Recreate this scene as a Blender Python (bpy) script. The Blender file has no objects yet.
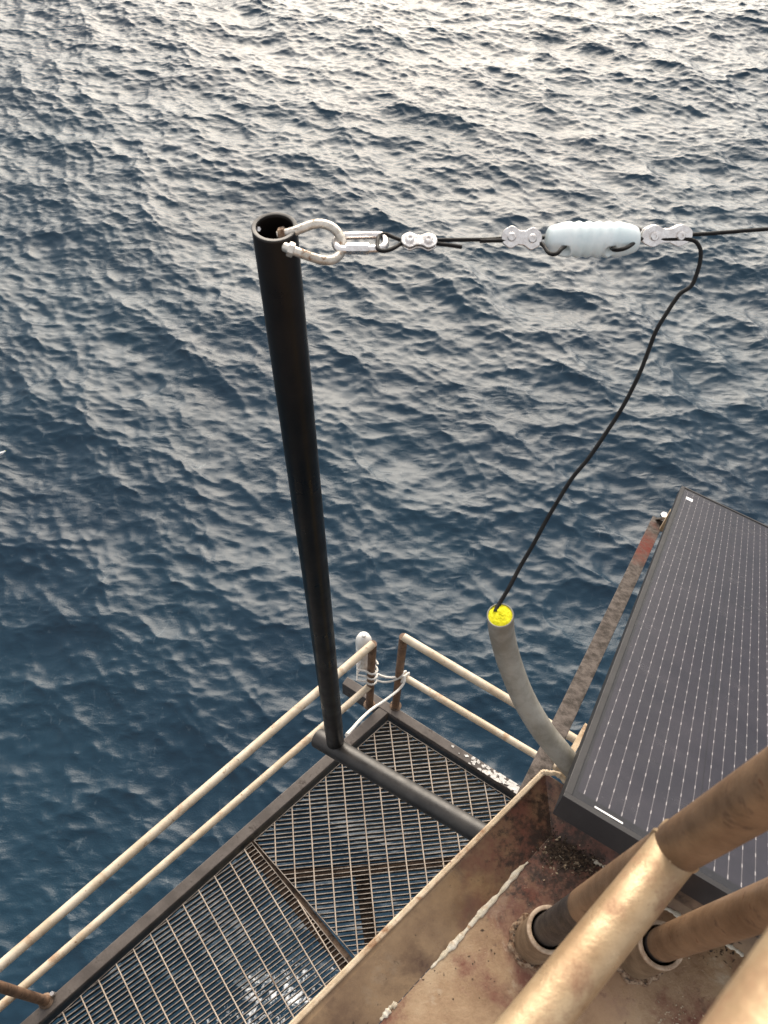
import bpy, bmesh, math, random
import numpy as np
from mathutils import Vector, Matrix
random.seed(7)
rng = np.random.default_rng(11)
S = bpy.context.scene
C = S.collection

# ------------------------------------------------------------------ camera
H = 37.0                                   # metres from the sea up to the lens
F = 828.0                                  # focal length in pixels of a 768 x 1024 frame
nad = np.array([350 - 384, 1095 - 512, F]); nad = nad / np.linalg.norm(nad)
Zc = -nad; Yc = np.array([0, 0, 1.0]) - Zc[2] * Zc; Yc /= np.linalg.norm(Yc); Xc = np.cross(Yc, Zc)
RC = np.array([Xc, Yc, Zc])                # pixel space (right, down, forward) -> world
CAM = Vector((0, 0, H))
cd = bpy.data.cameras.new('camera'); cam = bpy.data.objects.new('camera', cd); C.objects.link(cam)
cr, cdn, cf = (Vector(RC[:, i]) for i in range(3))
m3 = Matrix((cr, -cdn, -cf)).transposed()
cam.matrix_world = Matrix.Translation(CAM) @ m3.to_4x4()
cd.sensor_fit = 'VERTICAL'; cd.sensor_height = 36; cd.lens = F / 1024 * 36
cd.clip_start = 0.02; cd.clip_end = 9000
cd.dof.use_dof = True; cd.dof.focus_distance = 2.4; cd.dof.aperture_fstop = 13
S.camera = cam

# ------------------------------------------------------------------ light
SUN_EL, SUN_AZ = 27.0, 2.0                # azimuth from +Y towards +X
w = bpy.data.worlds.new('World'); S.world = w; w.use_nodes = True
nt = w.node_tree; nt.nodes.clear()
wo = nt.nodes.new('ShaderNodeOutputWorld'); bg = nt.nodes.new('ShaderNodeBackground')
sk = nt.nodes.new('ShaderNodeTexSky'); sk.sky_type = 'NISHITA'; sk.sun_disc = False
sk.sun_elevation = math.radians(SUN_EL); sk.sun_rotation = math.radians(SUN_AZ)
sk.dust_density = 10.0; sk.air_density = .8; sk.ozone_density = 1.0
bg.inputs['Strength'].default_value = 0.15
veil = nt.nodes.new('ShaderNodeMix'); veil.data_type = 'RGBA'; veil.inputs[0].default_value = .62     # thin even overcast over the blue
veil.inputs[7].default_value = (6.6, 6.5, 6.4, 1)
nt.links.new(sk.outputs[0], veil.inputs[6]); nt.links.new(veil.outputs[2], bg.inputs[0]); nt.links.new(bg.outputs[0], wo.inputs[0])
sd = bpy.data.lights.new('sun', 'SUN'); sun = bpy.data.objects.new('sun', sd); C.objects.link(sun)
sd.energy = 3.9; sd.angle = math.radians(58); sd.color = (1, .92, .81)
e, a = math.radians(SUN_EL), math.radians(SUN_AZ)
sdir = Vector((math.sin(a) * math.cos(e), math.cos(a) * math.cos(e), math.sin(e)))
sun.rotation_euler = sdir.to_track_quat('Z', 'Y').to_euler()
S.view_settings.view_transform = 'Standard'; S.view_settings.look = 'None'
S.view_settings.gamma = 1; S.view_settings.use_curve_mapping = False
S.view_settings.exposure = 0.28
S.render.engine = 'CYCLES'

# ------------------------------------------------------------------ helpers
def ray(x, y): return Vector(RC @ np.array([(x - 384) / F, (y - 512) / F, 1.0]))
def at(x, y, d): return CAM + ray(x, y) * d                      # pixel and depth -> point
def onz(x, y, z):                                                # pixel and height (relative to the lens) -> point
    r = ray(x, y); return CAM + r * (z / r.z)
def depth(p): return (p - CAM).dot(cf)
UP = Vector((0, 0, 1))

class MB:
    def __init__(s): s.v, s.f = [], []
    def add(s, vs, fs):
        o = len(s.v); s.v += [Vector(v) for v in vs]; s.f += [tuple(i + o for i in f) for f in fs]; return s
    def box(s, c, ax, ay, az):                                   # centre and three half-axis vectors
        c = Vector(c); vs = [c + ax * i + ay * j + az * k for k in (-1, 1) for j in (-1, 1) for i in (-1, 1)]
        return s.add(vs, [(0, 2, 3, 1), (4, 5, 7, 6), (0, 1, 5, 4), (2, 6, 7, 3), (0, 4, 6, 2), (1, 3, 7, 5)])
    def bar(s, p, q, wd, ht, up=UP):                             # box from p to q, width and height
        p, q = Vector(p), Vector(q); d = (q - p); L = d.length; d /= L
        sd_ = d.cross(up).normalized(); u = sd_.cross(d)
        return s.box((p + q) / 2, d * L / 2, sd_ * wd / 2, u * ht / 2)
    def tube(s, pts, r, n=14, cap=True, closed=False):
        pts = [Vector(p) for p in pts]; N_ = len(pts)
        rs = r if isinstance(r, (list, tuple)) else [r] * N_
        tan = []
        for i in range(N_):
            a_ = pts[(i - 1) % N_] if (closed or i > 0) else pts[i]; b_ = pts[(i + 1) % N_] if (closed or i < N_ - 1) else pts[i]
            tan.append((b_ - a_).normalized())
        ref = tan[0].orthogonal().normalized(); o = len(s.v)
        for i in range(N_):
            ref = (ref - tan[i] * ref.dot(tan[i])).normalized(); bi = tan[i].cross(ref)
            for j in range(n):
                t = 2 * math.pi * j / n; s.v.append(pts[i] + (ref * math.cos(t) + bi * math.sin(t)) * rs[i])
        for i in range(N_ if closed else N_ - 1):
            i2 = (i + 1) % N_
            for j in range(n):
                j2 = (j + 1) % n; s.f.append((o + i * n + j, o + i * n + j2, o + i2 * n + j2, o + i2 * n + j))
        if cap and not closed:
            s.f.append(tuple(o + j for j in reversed(range(n)))); s.f.append(tuple(o + (N_ - 1) * n + j for j in range(n)))
        return s
    def lathe(s, p, axis, prof, n=20):                           # profile of (distance along axis, radius); closed by tiny radii
        axis = Vector(axis).normalized(); r0 = axis.orthogonal().normalized(); b = axis.cross(r0); o = len(s.v); p = Vector(p)
        for (h, r) in prof:
            for j in range(n):
                t = 2 * math.pi * j / n; s.v.append(p + axis * h + (r0 * math.cos(t) + b * math.sin(t)) * max(r, 1e-5))
        for i in range(len(prof) - 1):
            for j in range(n):
                j2 = (j + 1) % n; s.f.append((o + i * n + j, o + i * n + j2, o + (i + 1) * n + j2, o + (i + 1) * n + j))
        return s
    def pipe(s, p, q, ro, ri, n=28):                             # hollow pipe open at both ends
        p, q = Vector(p), Vector(q); L = (q - p).length; e_ = (ro - ri) * .25
        return s.lathe(p, q - p, [(0, ri), (0, ro), (L - e_, ro), (L, ro - e_), (L, ri + e_), (L - e_, ri), (0, ri)], n)
    def prism(s, poly, ext):                                     # polygon (points) extruded by a vector
        n = len(poly); poly = [Vector(p) for p in poly]; vs = poly + [p + ext for p in poly]
        return s.add(vs, [tuple(reversed(range(n))), tuple(range(n, 2 * n))] + [(i, (i + 1) % n, n + (i + 1) % n, n + i) for i in range(n)])
    def build(s, name, mat, parent=None, sharp=35, bevel=0, loc=None):
        org = Vector(loc) if loc is not None else Vector((0, 0, 0))
        pl = WORLD.get(parent.name, Vector((0, 0, 0))) if parent else Vector((0, 0, 0))
        me = bpy.data.meshes.new(name)
        me.from_pydata([tuple(v - (org if not parent else pl)) for v in s.v], [], s.f)
        bm = bmesh.new(); bm.from_mesh(me); bmesh.ops.recalc_face_normals(bm, faces=bm.faces); bm.to_mesh(me); bm.free()
        me.polygons.foreach_set('use_smooth', [True] * len(me.polygons)); me.set_sharp_from_angle(angle=math.radians(sharp))
        me.materials.append(M[mat])
        o = bpy.data.objects.new(name, me); C.objects.link(o)
        if parent: o.parent = parent; WORLD[o.name] = pl
        else: o.location = org; WORLD[o.name] = org
        if bevel:
            b = o.modifiers.new('bevel', 'BEVEL'); b.width = bevel; b.segments = 2; b.limit_method = 'ANGLE'; b.angle_limit = math.radians(40)
        return o
WORLD = {}
def tag(o, label=None, cat=None, group=None, kind=None):
    for k, v in (('label', label), ('category', cat), ('group', group), ('kind', kind)):
        if v: o[k] = v
    return o
def empty(name, loc, label, cat, group=None):
    o = bpy.data.objects.new(name, None); C.objects.link(o); o.location = loc; o.empty_display_size = .05
    WORLD[o.name] = Vector(loc); return tag(o, label, cat, group)
def smooth(pts, k=6):                                            # Catmull-Rom through points
    P = [Vector(p) for p in pts]; out = []
    for i in range(len(P) - 1):
        a_, b_, c_, d_ = P[max(i - 1, 0)], P[i], P[i + 1], P[min(i + 2, len(P) - 1)]
        for j in range(k):
            t = j / k
            out.append(.5 * ((2 * b_) + (c_ - a_) * t + (2 * a_ - 5 * b_ + 4 * c_ - d_) * t * t + (3 * b_ - a_ - 3 * c_ + d_) * t ** 3))
    return out + [P[-1]]

# ------------------------------------------------------------------ materials
M = {}
def node(nt, t, **kw):
    n = nt.nodes.new(t)
    for k, v in kw.items(): setattr(n, k, v)
    return n
def noise(nt, coord, scale, detail=6, rough=.6, dist=0, kind=None):
    n = node(nt, 'ShaderNodeTexNoise')
    if kind: n.noise_type = kind
    n.inputs['Scale'].default_value = scale; n.inputs['Detail'].default_value = detail
    n.inputs['Roughness'].default_value = rough; n.inputs['Distortion'].default_value = dist
    nt.links.new(coord, n.inputs['Vector']); return n.outputs['Fac']
def ramp(nt, fac, stops):
    r = node(nt, 'ShaderNodeValToRGB'); el = r.color_ramp.elements
    while len(el) < len(stops): el.new(.5)
    for e_, (p, c) in zip(el, stops):
        e_.position = p; e_.color = (*c, 1) if isinstance(c, tuple) else (c, c, c, 1)
    nt.links.new(fac, r.inputs['Fac']); return r.outputs['Color']
def mix(nt, fac, a_, b_):
    m = node(nt, 'ShaderNodeMix', data_type='RGBA')
    for inp, v in ((m.inputs[0], fac), (m.inputs[6], a_), (m.inputs[7], b_)):
        if isinstance(v, (int, float)): inp.default_value = v
        elif isinstance(v, tuple): inp.default_value = (*v, 1)
        else: nt.links.new(v, inp)
    return m.outputs[2]
def math_(nt, op, a_, b_=None, clamp=False):
    m = node(nt, 'ShaderNodeMath', operation=op); m.use_clamp = clamp
    for inp, v in zip(m.inputs, (a_, b_)):
        if v is None: continue
        if isinstance(v, (int, float)): inp.default_value = v
        else: nt.links.new(v, inp)
    return m.outputs[0]
def mat(name, cols, scale=8, rough=.5, metal=0, bump=.2, bscale=60, layers=(), spec=.5, rvar=.12, geo=True, stretch=None):
    """cols: noise colour ramp; layers: (colour, scale, threshold, softness) of stains laid over it"""
    m = bpy.data.materials.new(name); m.use_nodes = True; nt = m.node_tree; p = nt.nodes['Principled BSDF']; M[name] = m
    if geo: co = node(nt, 'ShaderNodeNewGeometry').outputs['Position']
    else: co = node(nt, 'ShaderNodeTexCoord').outputs['Object']
    if stretch:
        mp = node(nt, 'ShaderNodeMapping'); mp.inputs['Scale'].default_value = stretch; nt.links.new(co, mp.inputs[0]); co = mp.outputs[0]
    n1 = noise(nt, co, scale, 8, .65)
    k = len(cols); col = ramp(nt, n1, [(.40 + .20 * i / max(k - 1, 1), c) for i, c in enumerate(cols)])
    rg = ramp(nt, noise(nt, co, scale * 2.3, 6), [(.3, max(rough - rvar, .02)), (.7, min(rough + rvar, 1))])
    for (c, sc, th, so) in layers:
        f = ramp(nt, noise(nt, co, sc, 9, .7, .3), [(th, 0.0), (th + so, 1.0)]); col = mix(nt, f, col, c)
        rg = mix(nt, f, rg, (.8, .8, .8))
    nt.links.new(col, p.inputs['Base Color']); nt.links.new(rg, p.inputs['Roughness'])
    p.inputs['Metallic'].default_value = metal; p.inputs['Specular IOR Level'].default_value = spec
    if bump:
        b = node(nt, 'ShaderNodeBump'); b.inputs['Strength'].default_value = bump; b.inputs['Distance'].default_value = .004
        nt.links.new(noise(nt, co, bscale, 6, .7), b.inputs['Height']); nt.links.new(b.outputs[0], p.inputs['Normal'])
    return m, nt, p, co
RUST = (.16, .062, .03); DARK = (.03, .022, .018)
mat('black_paint', [(.006, .005, .0045), (.014, .011, .009)], 6, .36, 0, .06, 120, [((.05, .035, .025), 40, .68, .08)], spec=.32)
mat('grey_paint', [(.020, .018, .017), (.042, .038, .035)], 9, .42, 0, .1, 90)
mat('galvanised', [(.46, .42, .36), (.72, .67, .60)], 60, .34, .6, .2, 400, [((.24, .13, .07), 75, .57, .08)])
mat('stainless', [(.66, .62, .60), (.84, .81, .79)], 120, .24, .9, .1, 500)
mat('cable', [(.005, .005, .006), (.010, .010, .010)], 60, .6, 0, .15, 600, spec=.2)
mat('porcelain', [(.66, .77, .79), (.78, .85, .86)], 30, .18, 0, .03, 200, [((.36, .26, .14), 45, .74, .1)], rvar=.05)
mat('conduit', [(.22, .205, .17), (.33, .315, .275)], 22, .55, 0, .12, 160, [((.22, .16, .10), 50, .66, .12)])
mat('foam', [(.86, .76, .004), (.97, .92, .012)], 120, .75, 0, .9, 260, [((.10, .08, .01), 160, .68, .06)])
mat('rail_paint', [(.52, .42, .30), (.66, .57, .45)], 7, .5, 0, .2, 130, [((.40, .27, .17), 9, .54, .14), ((.24, .135, .075), 26, .60, .08), (RUST, 60, .64, .05)])
mat('stanchion_paint', [(.17, .10, .055), (.29, .18, .105)], 12, .42, .25, .3, 110, [((.085, .05, .035), 30, .58, .12), (RUST, 60, .62, .08)])
mat('post_paint', [(.13, .075, .045), (.22, .13, .08)], 14, .6, 0, .3, 110, [(DARK, 25, .55, .12)])
mat('near_rail', [(.36, .24, .135), (.52, .38, .23)], 14, .33, .35, .25, 140, [((.30, .175, .105), 17, .53, .14), ((.20, .11, .06), 70, .64, .08)])
mat('bare_pipe', [(.022, .02, .02), (.06, .05, .045)], 30, .5, .2, .3, 160, [(RUST, 70, .64, .1)])
mat('deck_steel', [(.23, .135, .072), (.33, .215, .122), (.42, .30, .185)], 7, .38, 0, .5, 70,
    [((.175, .070, .045), 6.5, .485, .11), ((.44, .35, .25), 11, .58, .10), ((.13, .07, .045), 26, .60, .08), ((.05, .03, .022), 90, .68, .04), ((.58, .50, .40), 70, .72, .03)])
mat('coaming_steel', [(.17, .10, .052), (.30, .195, .105)], 8, .36, 0, .3, 70, [((.09, .05, .034), 7, .50, .16), ((.30, .22, .145), 12, .60, .12), ((.045, .028, .02), 70, .64, .06)])
mat('coaming_edge', [(.44, .33, .21), (.60, .48, .34)], 30, .55, 0, .4, 120, [((.27, .15, .08), 22, .54, .1), ((.12, .06, .035), 60, .62, .06)])
mat('sealant', [(.62, .54, .40), (.78, .72, .60)], 60, .7, 0, .8, 200, [((.40, .22, .10), 34, .56, .14), ((.08, .05, .03), 110, .68, .05)])
mat('sleeve_steel', [(.15, .10, .06), (.25, .175, .11)], 24, .5, 0, .3, 150, [((.11, .06, .035), 45, .6, .1)])
mat('rim', [(.30, .205, .135), (.50, .38, .27)], 60, .55, 0, .2, 200, [(RUST, 90, .6, .1)])
mat('weld', [(.16, .08, .04), (.42, .30, .2)], 120, .75, 0, 1, 240, [(DARK, 90, .52, .1)])
mat('dirt', [(.018, .012, .009), (.10, .065, .04)], 220, .9, 0, .6, 400)
mat('flake', [(.26, .18, .11), (.60, .50, .36)], 90, .8, 0, .4, 300)
mat('grating', [(.036, .029, .025), (.085, .068, .056)], 5, .55, .1, .2, 150, [((.10, .065, .045), 6, .60, .10), (DARK, 22, .62, .10)])
mat('rod', [(.42, .34, .27), (.58, .49, .40)], 6, .55, .1, .2, 150, [((.14, .085, .055), 9, .60, .12)])
mat('edge_beam', [(.075, .062, .055), (.125, .106, .095)], 8, .55, 0, .2, 90, [((.04, .03, .026), 16, .56, .12), ((.20, .12, .08), 40, .70, .05)])
mat('rust_beam', [(.11, .07, .046), (.25, .165, .11)], 14, .75, 0, .5, 90, [(DARK, 20, .5, .14)])
mat('droppings', [(.55, .53, .50), (.78, .76, .73)], 60, .8, 0, .5, 150, [((.10, .09, .08), 50, .60, .06)])
mat('beam_steel', [(.045, .038, .034), (.13, .11, .10)], 40, .7, 0, .5, 160, [((.12, .10, .09), 70, .58, .1)], spec=.15)
mat('panel_frame', [(.011, .010, .012), (.018, .017, .019)], 12, .5, 0, .05, 200)
mat('white_plastic', [(.78, .76, .72), (.84, .83, .80)], 20, .45, 0, .1, 100)
mat('rope', [(.70, .67, .62), (.82, .80, .77)], 200, .85, 0, .8, 500)
mat('sticker', [(.74, .74, .74), (.82, .82, .82)], 60, .5, 0, 0)
mat('leg_paint', [(.30, .22, .10), (.40, .30, .14)], 2, .6, 0, .3, 30, [(RUST, 4, .6, .1)])
mat('feather', [(.75, .75, .74), (.82, .82, .81)], 40, .7, 0, .1, 200)
mat('feather_grey', [(.22, .23, .24), (.30, .31, .32)], 40, .7, 0, .1, 200)

def worn_tops(name, c):
    nt = M[name].node_tree; p = nt.nodes['Principled BSDF']; g = node(nt, 'ShaderNodeNewGeometry'); sx = node(nt, 'ShaderNodeSeparateXYZ')
    nt.links.new(g.outputs['True Normal'], sx.inputs[0]); old = p.inputs['Base Color'].links[0].from_socket
    wear = math_(nt, 'MULTIPLY', math_(nt, 'GREATER_THAN', sx.outputs[2], .8), ramp(nt, noise(nt, g.outputs['Position'], 22, 6), [(.34, .25), (.55, 1.0)]))
    nt.links.new(mix(nt, wear, old, c), p.inputs['Base Color'])
worn_tops('grating', (.36, .31, .265))

def corner_grime(name, pt, radius, c, c2):                        # rust and grime spreading from a corner
    nt = M[name].node_tree; p = nt.nodes['Principled BSDF']; g = node(nt, 'ShaderNodeNewGeometry').outputs['Position']
    d = node(nt, 'ShaderNodeVectorMath', operation='DISTANCE'); nt.links.new(g, d.inputs[0]); d.inputs[1].default_value = pt
    f = math_(nt, 'SUBTRACT', 1.0, math_(nt, 'DIVIDE', d.outputs['Value'], radius))
    f1 = ramp(nt, math_(nt, 'ADD', f, math_(nt, 'MULTIPLY', math_(nt, 'SUBTRACT', noise(nt, g, 14, 9, .7), .5), 2.2)), [(.25, 0.0), (.75, .9)])
    f2 = ramp(nt, math_(nt, 'ADD', f, math_(nt, 'MULTIPLY', math_(nt, 'SUBTRACT', noise(nt, g, 55, 9, .75), .5), 2.4)), [(.62, 0.0), (.95, .9)])
    old = p.inputs['Base Color'].links[0].from_socket
    nt.links.new(mix(nt, f2, mix(nt, f1, old, c), c2), p.inputs['Base Color'])
corner_pt = tuple(onz(560, 842, -1.34))
for nm in ('deck_steel', 'coaming_steel'): corner_grime(nm, corner_pt, .27, (.135, .05, .034), (.028, .018, .013))
corner_grime('beam_steel', tuple(at(640, 556, 2.62)), .20, (.12, .042, .030), (.13, .026, .02))

# solar glass: cells, gaps and busbars printed under the pane (object space, metres)
m = bpy.data.materials.new('solar_glass'); M['solar_glass'] = m; m.use_nodes = True; nt = m.node_tree; p = nt.nodes['Principled BSDF']
tc = node(nt, 'ShaderNodeTexCoord'); sp = node(nt, 'ShaderNodeSeparateXYZ'); nt.links.new(tc.outputs['Object'], sp.inputs[0])
U, V = sp.outputs[0], sp.outputs[1]
def pulse(x, period, off, half):       # 1 inside +-half of each multiple of period
    t = math_(nt, 'DIVIDE', math_(nt, 'SUBTRACT', x, off), period)
    d = math_(nt, 'ABSOLUTE', math_(nt, 'SUBTRACT', math_(nt, 'FRACT', math_(nt, 'ADD', t, .5)), .5))
    return math_(nt, 'LESS_THAN', d, half / period)
u1 = math_(nt, 'SUBTRACT', U, .016)
cell = math_(nt, 'FLOOR', math_(nt, 'DIVIDE', u1, .168)); uc = math_(nt, 'SUBTRACT', u1, math_(nt, 'MULTIPLY', cell, .168))
bus = pulse(uc, .166 / 9, .166 / 18, .00055)
pad = math_(nt, 'MULTIPLY', pulse(uc, .166 / 9, .166 / 18, .00075), pulse(V, .0395, .036, .0042))
gapu = math_(nt, 'GREATER_THAN', uc, .1665); gapv = pulse(V, .0862, .0275, .0008); mid = math_(nt, 'LESS_THAN', math_(nt, 'ABSOLUTE', math_(nt, 'SUBTRACT', V, 1.02)), .0022)
inside = math_(nt, 'MULTIPLY', math_(nt, 'MULTIPLY', math_(nt, 'GREATER_THAN', V, .030), math_(nt, 'LESS_THAN', V, 1.810)),
               math_(nt, 'MULTIPLY', math_(nt, 'GREATER_THAN', U, .016), math_(nt, 'LESS_THAN', U, 1.022)))
fine = pulse(V, .0014, 0, .00005)
wv = noise(nt, tc.outputs['Object'], 9, 3)
cellc = ramp(nt, wv, [(.35, (.019, .018, .027)), (.65, (.028, .025, .035))])
c1 = mix(nt, math_(nt, 'MULTIPLY', gapv, .5), cellc, (.012, .011, .014)); c1 = mix(nt, gapu, c1, (.014, .013, .017)); c1 = mix(nt, mid, c1, (.012, .012, .016))
line = math_(nt, 'MULTIPLY', math_(nt, 'MAXIMUM', math_(nt, 'MULTIPLY', bus, .17), math_(nt, 'MULTIPLY', pad, .48)), inside)
c2 = mix(nt, math_(nt, 'SUBTRACT', 1.0, inside), c1, (.012, .012, .016)); c2 = mix(nt, line, c2, (.62, .58, .58))
salt = ramp(nt, noise(nt, tc.outputs['Object'], 140, 9, .7), [(.60, 0.0), (.80, .14)])
c3 = mix(nt, salt, c2, (.30, .28, .28))
nt.links.new(c3, p.inputs['Base Color'])
nt.links.new(ramp(nt, noise(nt, tc.outputs['Object'], 12, 8), [(.3, .16), (.7, .30)]), p.inputs['Roughness'])
p.inputs['Specular IOR Level'].default_value = .75

# sea water
m = bpy.data.materials.new('sea_water'); M['sea_water'] = m; m.use_nodes = True; nt = m.node_tree; p = nt.nodes['Principled BSDF']
co = node(nt, 'ShaderNodeNewGeometry').outputs['Position']
def mapped(sc, rz=0):
    mp = node(nt, 'ShaderNodeMapping'); mp.inputs['Scale'].default_value = sc; mp.inputs['Rotation'].default_value = (0, 0, math.radians(rz)); nt.links.new(co, mp.inputs[0]); return mp.outputs[0]
deep = ramp(nt, noise(nt, co, .06, 3), [(.3, (.006, .023, .044)), (.7, (.009, .034, .058))])
wisp = ramp(nt, noise(nt, mapped((1, .45, 1), 25), 1.3, 10, .72, 1.6), [(.60, 0.0), (.74, .22)])
deep = mix(nt, wisp, deep, (.30, .36, .40))
# broken foam below the deck edge, round the platform leg
sp = node(nt, 'ShaderNodeVectorMath', operation='DISTANCE'); nt.links.new(co, sp.inputs[0]); FOAM = tuple(onz(300, 1075, -H)); sp.inputs[1].default_value = FOAM
rad = ramp(nt, math_(nt, 'DIVIDE', sp.outputs['Value'], 6.5), [(.35, 1.0), (.95, 0.0)])
fo = math_(nt, 'MULTIPLY', ramp(nt, math_(nt, 'ADD', noise(nt, co, 2.2, 12, .75, .8), math_(nt, 'MULTIPLY', rad, .12)), [(.64, 0.0), (.70, 1.0)]), rad)
deep = mix(nt, fo, deep, (.72, .74, .75))
nt.links.new(deep, p.inputs['Base Color'])
nt.links.new(mix(nt, fo, (.26, .26, .26), (.7, .7, .7)), p.inputs['Roughness'])
p.inputs['IOR'].default_value = 1.333; p.inputs['Specular IOR Level'].default_value = .5
b1 = node(nt, 'ShaderNodeBump'); b1.inputs['Strength'].default_value = 1; b1.inputs['Distance'].default_value = .042
nt.links.new(noise(nt, mapped((1, 2.0, 1), 16), 1.5, 5, .55, .35, 'RIDGED_MULTIFRACTAL'), b1.inputs['Height'])
b2 = node(nt, 'ShaderNodeBump'); b2.inputs['Strength'].default_value = 1; b2.inputs['Distance'].default_value = .017
nt.links.new(noise(nt, mapped((1, 1.5, 1), -20), 13, 5, .6, .4), b2.inputs['Height'])
gust = noise(nt, mapped((1, 1.8, 1), 30), .11, 4, .6, .8)
nt.links.new(ramp(nt, gust, [(.36, .25), (.62, 1.0)]), b1.inputs['Strength']); nt.links.new(ramp(nt, gust, [(.36, .35), (.62, 1.0)]), b2.inputs['Strength'])
nt.links.new(b1.outputs[0], b2.inputs['Normal']); nt.links.new(b2.outputs[0], p.inputs['Normal'])

# ------------------------------------------------------------------ sea
def ocean(n, dx, wind, rms, lmax, seed, cut=.04, spread=.16):
    r = np.random.default_rng(seed); k1 = 2 * np.pi * np.fft.fftfreq(n, dx)
    kx, ky = np.meshgrid(k1, k1, indexing='xy'); k = np.hypot(kx, ky); k[0, 0] = 1
    cosw = (kx * math.cos(wind) + ky * math.sin(wind)) / k
    kp = 2 * np.pi / lmax
    E_ = np.exp(-1.25 * (kp / k) ** 2) / k ** 3.2 * (spread + cosw ** 2) * np.exp(-(k * cut) ** 2)
    E_[0, 0] = 0
    h = (r.normal(size=(n, n)) + 1j * r.normal(size=(n, n))) * np.sqrt(E_)
    z = np.fft.ifft2(h).real; s = rms / z.std(); h = h * s
    z = z * s; dxx = np.fft.ifft2(1j * kx / k * h).real; dyy = np.fft.ifft2(1j * ky / k * h).real
    return z, dxx, dyy
n, dx = 1024, .125
z, ox, oy = ocean(n, dx, math.radians(66), .095, 12.0, 5)
z2, ox2, oy2 = ocean(n, dx, math.radians(48), .155, 30.0, 9, .55, .03)         # longer swell under the wind chop
z, ox, oy = z + z2, ox + ox2, oy + oy2
nx, ny = 1020, 900; x0, y0 = -62.0, -10.0
ii, jj = np.meshgrid(np.arange(nx), np.arange(ny), indexing='xy')
px_, py_ = x0 + ii * dx, y0 + jj * dx
zz, dxx, dyy = z[:ny, :nx], ox[:ny, :nx], oy[:ny, :nx]
edge = np.minimum.reduce([ii, nx - 1 - ii, jj, ny - 1 - jj]).astype(float)
fade = np.clip(edge / 30, 0, 1); chop = 1.2
co_ = np.stack([px_ + chop * dxx * fade, py_ + chop * dyy * fade, zz * fade], -1).reshape(-1, 3).astype(np.float32)
idx = (jj * nx + ii)[:-1, :-1].ravel()
quads = np.stack([idx, idx + 1, idx + 1 + nx, idx + nx], -1).astype(np.int32)
# far ring out to the horizon
R_ = 6000.0; o4 = len(co_)
co_ = np.vstack([co_, np.array([(-R_, -R_, 0), (R_, -R_, 0), (R_, R_, 0), (-R_, R_, 0)], np.float32)])
c00, c10, c11, c01 = 0, nx - 1, ny * nx - 1, (ny - 1) * nx
me = bpy.data.meshes.new('sea')
loops = [quads.ravel()]; starts = [np.arange(len(quads)) * 4]
border = [list(range(0, nx)), [j * nx + nx - 1 for j in range(ny)], list(range(ny * nx - 1, (ny - 1) * nx - 1, -1)), [j * nx for j in range(ny - 1, -1, -1)]]
base = quads.size
for bi, bd in enumerate(border):
    poly = [o4 + bi, o4 + (bi + 1) % 4] + bd[::-1]
    loops.append(np.array(poly, np.int32)); starts.append(np.array([base])); base += len(poly)
loops = np.concatenate(loops).astype(np.int32); starts = np.concatenate(starts).astype(np.int32)
me.vertices.add(len(co_)); me.vertices.foreach_set('co', co_.ravel())
me.loops.add(len(loops)); me.loops.foreach_set('vertex_index', loops)
me.polygons.add(len(starts)); me.polygons.foreach_set('loop_start', starts)
me.update(calc_edges=True); me.validate()
me.polygons.foreach_set('use_smooth', [True] * len(me.polygons))
me.materials.append(M['sea_water'])
sea = bpy.data.objects.new('sea', me); C.objects.link(sea); tag(sea, 'dark blue choppy open sea with pale glitter', 'sea', kind='structure')

# ------------------------------------------------------------------ upper deck (heights relative to the lens)
ZD, ZL = -1.34, -1.302
base_l0, base_l1 = onz(527.6, 862, ZD), onz(396, 1006, ZD)
ldir = (base_l1 - base_l0).normalized()                           # along the lip, towards the viewer
bk0, bk1 = onz(592, 860, ZD), onz(744, 956, ZD); bdir = (bk1 - bk0).normalized()
def cross2(p, d, q, e_):                                          # intersection of two horizontal lines
    t = ((q.x - p.x) * e_.y - (q.y - p.y) * e_.x) / (d.x * e_.y - d.y * e_.x); return p + d * t
K0 = cross2(base_l0, ldir, bk0, bdir)                             # inner corner of the deck
lipA, lipB = onz(484, 838, ZL), onz(384, 939, ZL)
tdir = (lipB - lipA).normalized()
K1 = onz(545, 774, ZL)                                            # outer corner, on top of the lip
FAR = 16.0
deck = tag(bpy.data.objects.new('deck', None), None); C.objects.link(deck); deck.location = K0; WORLD['deck'] = K0.copy()
tag(deck, 'rusty tan steel deck with a bent-up rim above the grated walkway', 'deck', kind='structure')
T = .008
MB().prism([K0, K0 + ldir * FAR, K0 + ldir * FAR + bdir * FAR, K0 + bdir * FAR], Vector((0, 0, -T))).build('deck_plate', 'deck_steel', deck)
# left coaming: bent plate leaning outwards, with a pale worn edge
def strip(a0, a1, b1, b0, th, name, m_, par):
    nrm = (a1 - a0).cross(b0 - a0).normalized(); nrm = nrm if nrm.z > 0 else -nrm
    return MB().prism([a0, a1, b1, b0], -nrm * th).build(name, m_, par)
lt1 = K1 + tdir * FAR
lc_b = K0 + ldir * .002
cm = strip(K0 - bdir * .001, K0 + ldir * FAR, lt1, K1, .007, 'coaming', 'coaming_steel', deck)
side = tdir.cross(UP).normalized(); side = side if side.dot(K0 - K1) < 0 else -side
MB().bar(K1 + side * .0035 + UP * .001, lt1 + side * .0035 + UP * .001, .0085, .010).build('edge_strip', 'coaming_edge', cm, bevel=.002)
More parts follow.
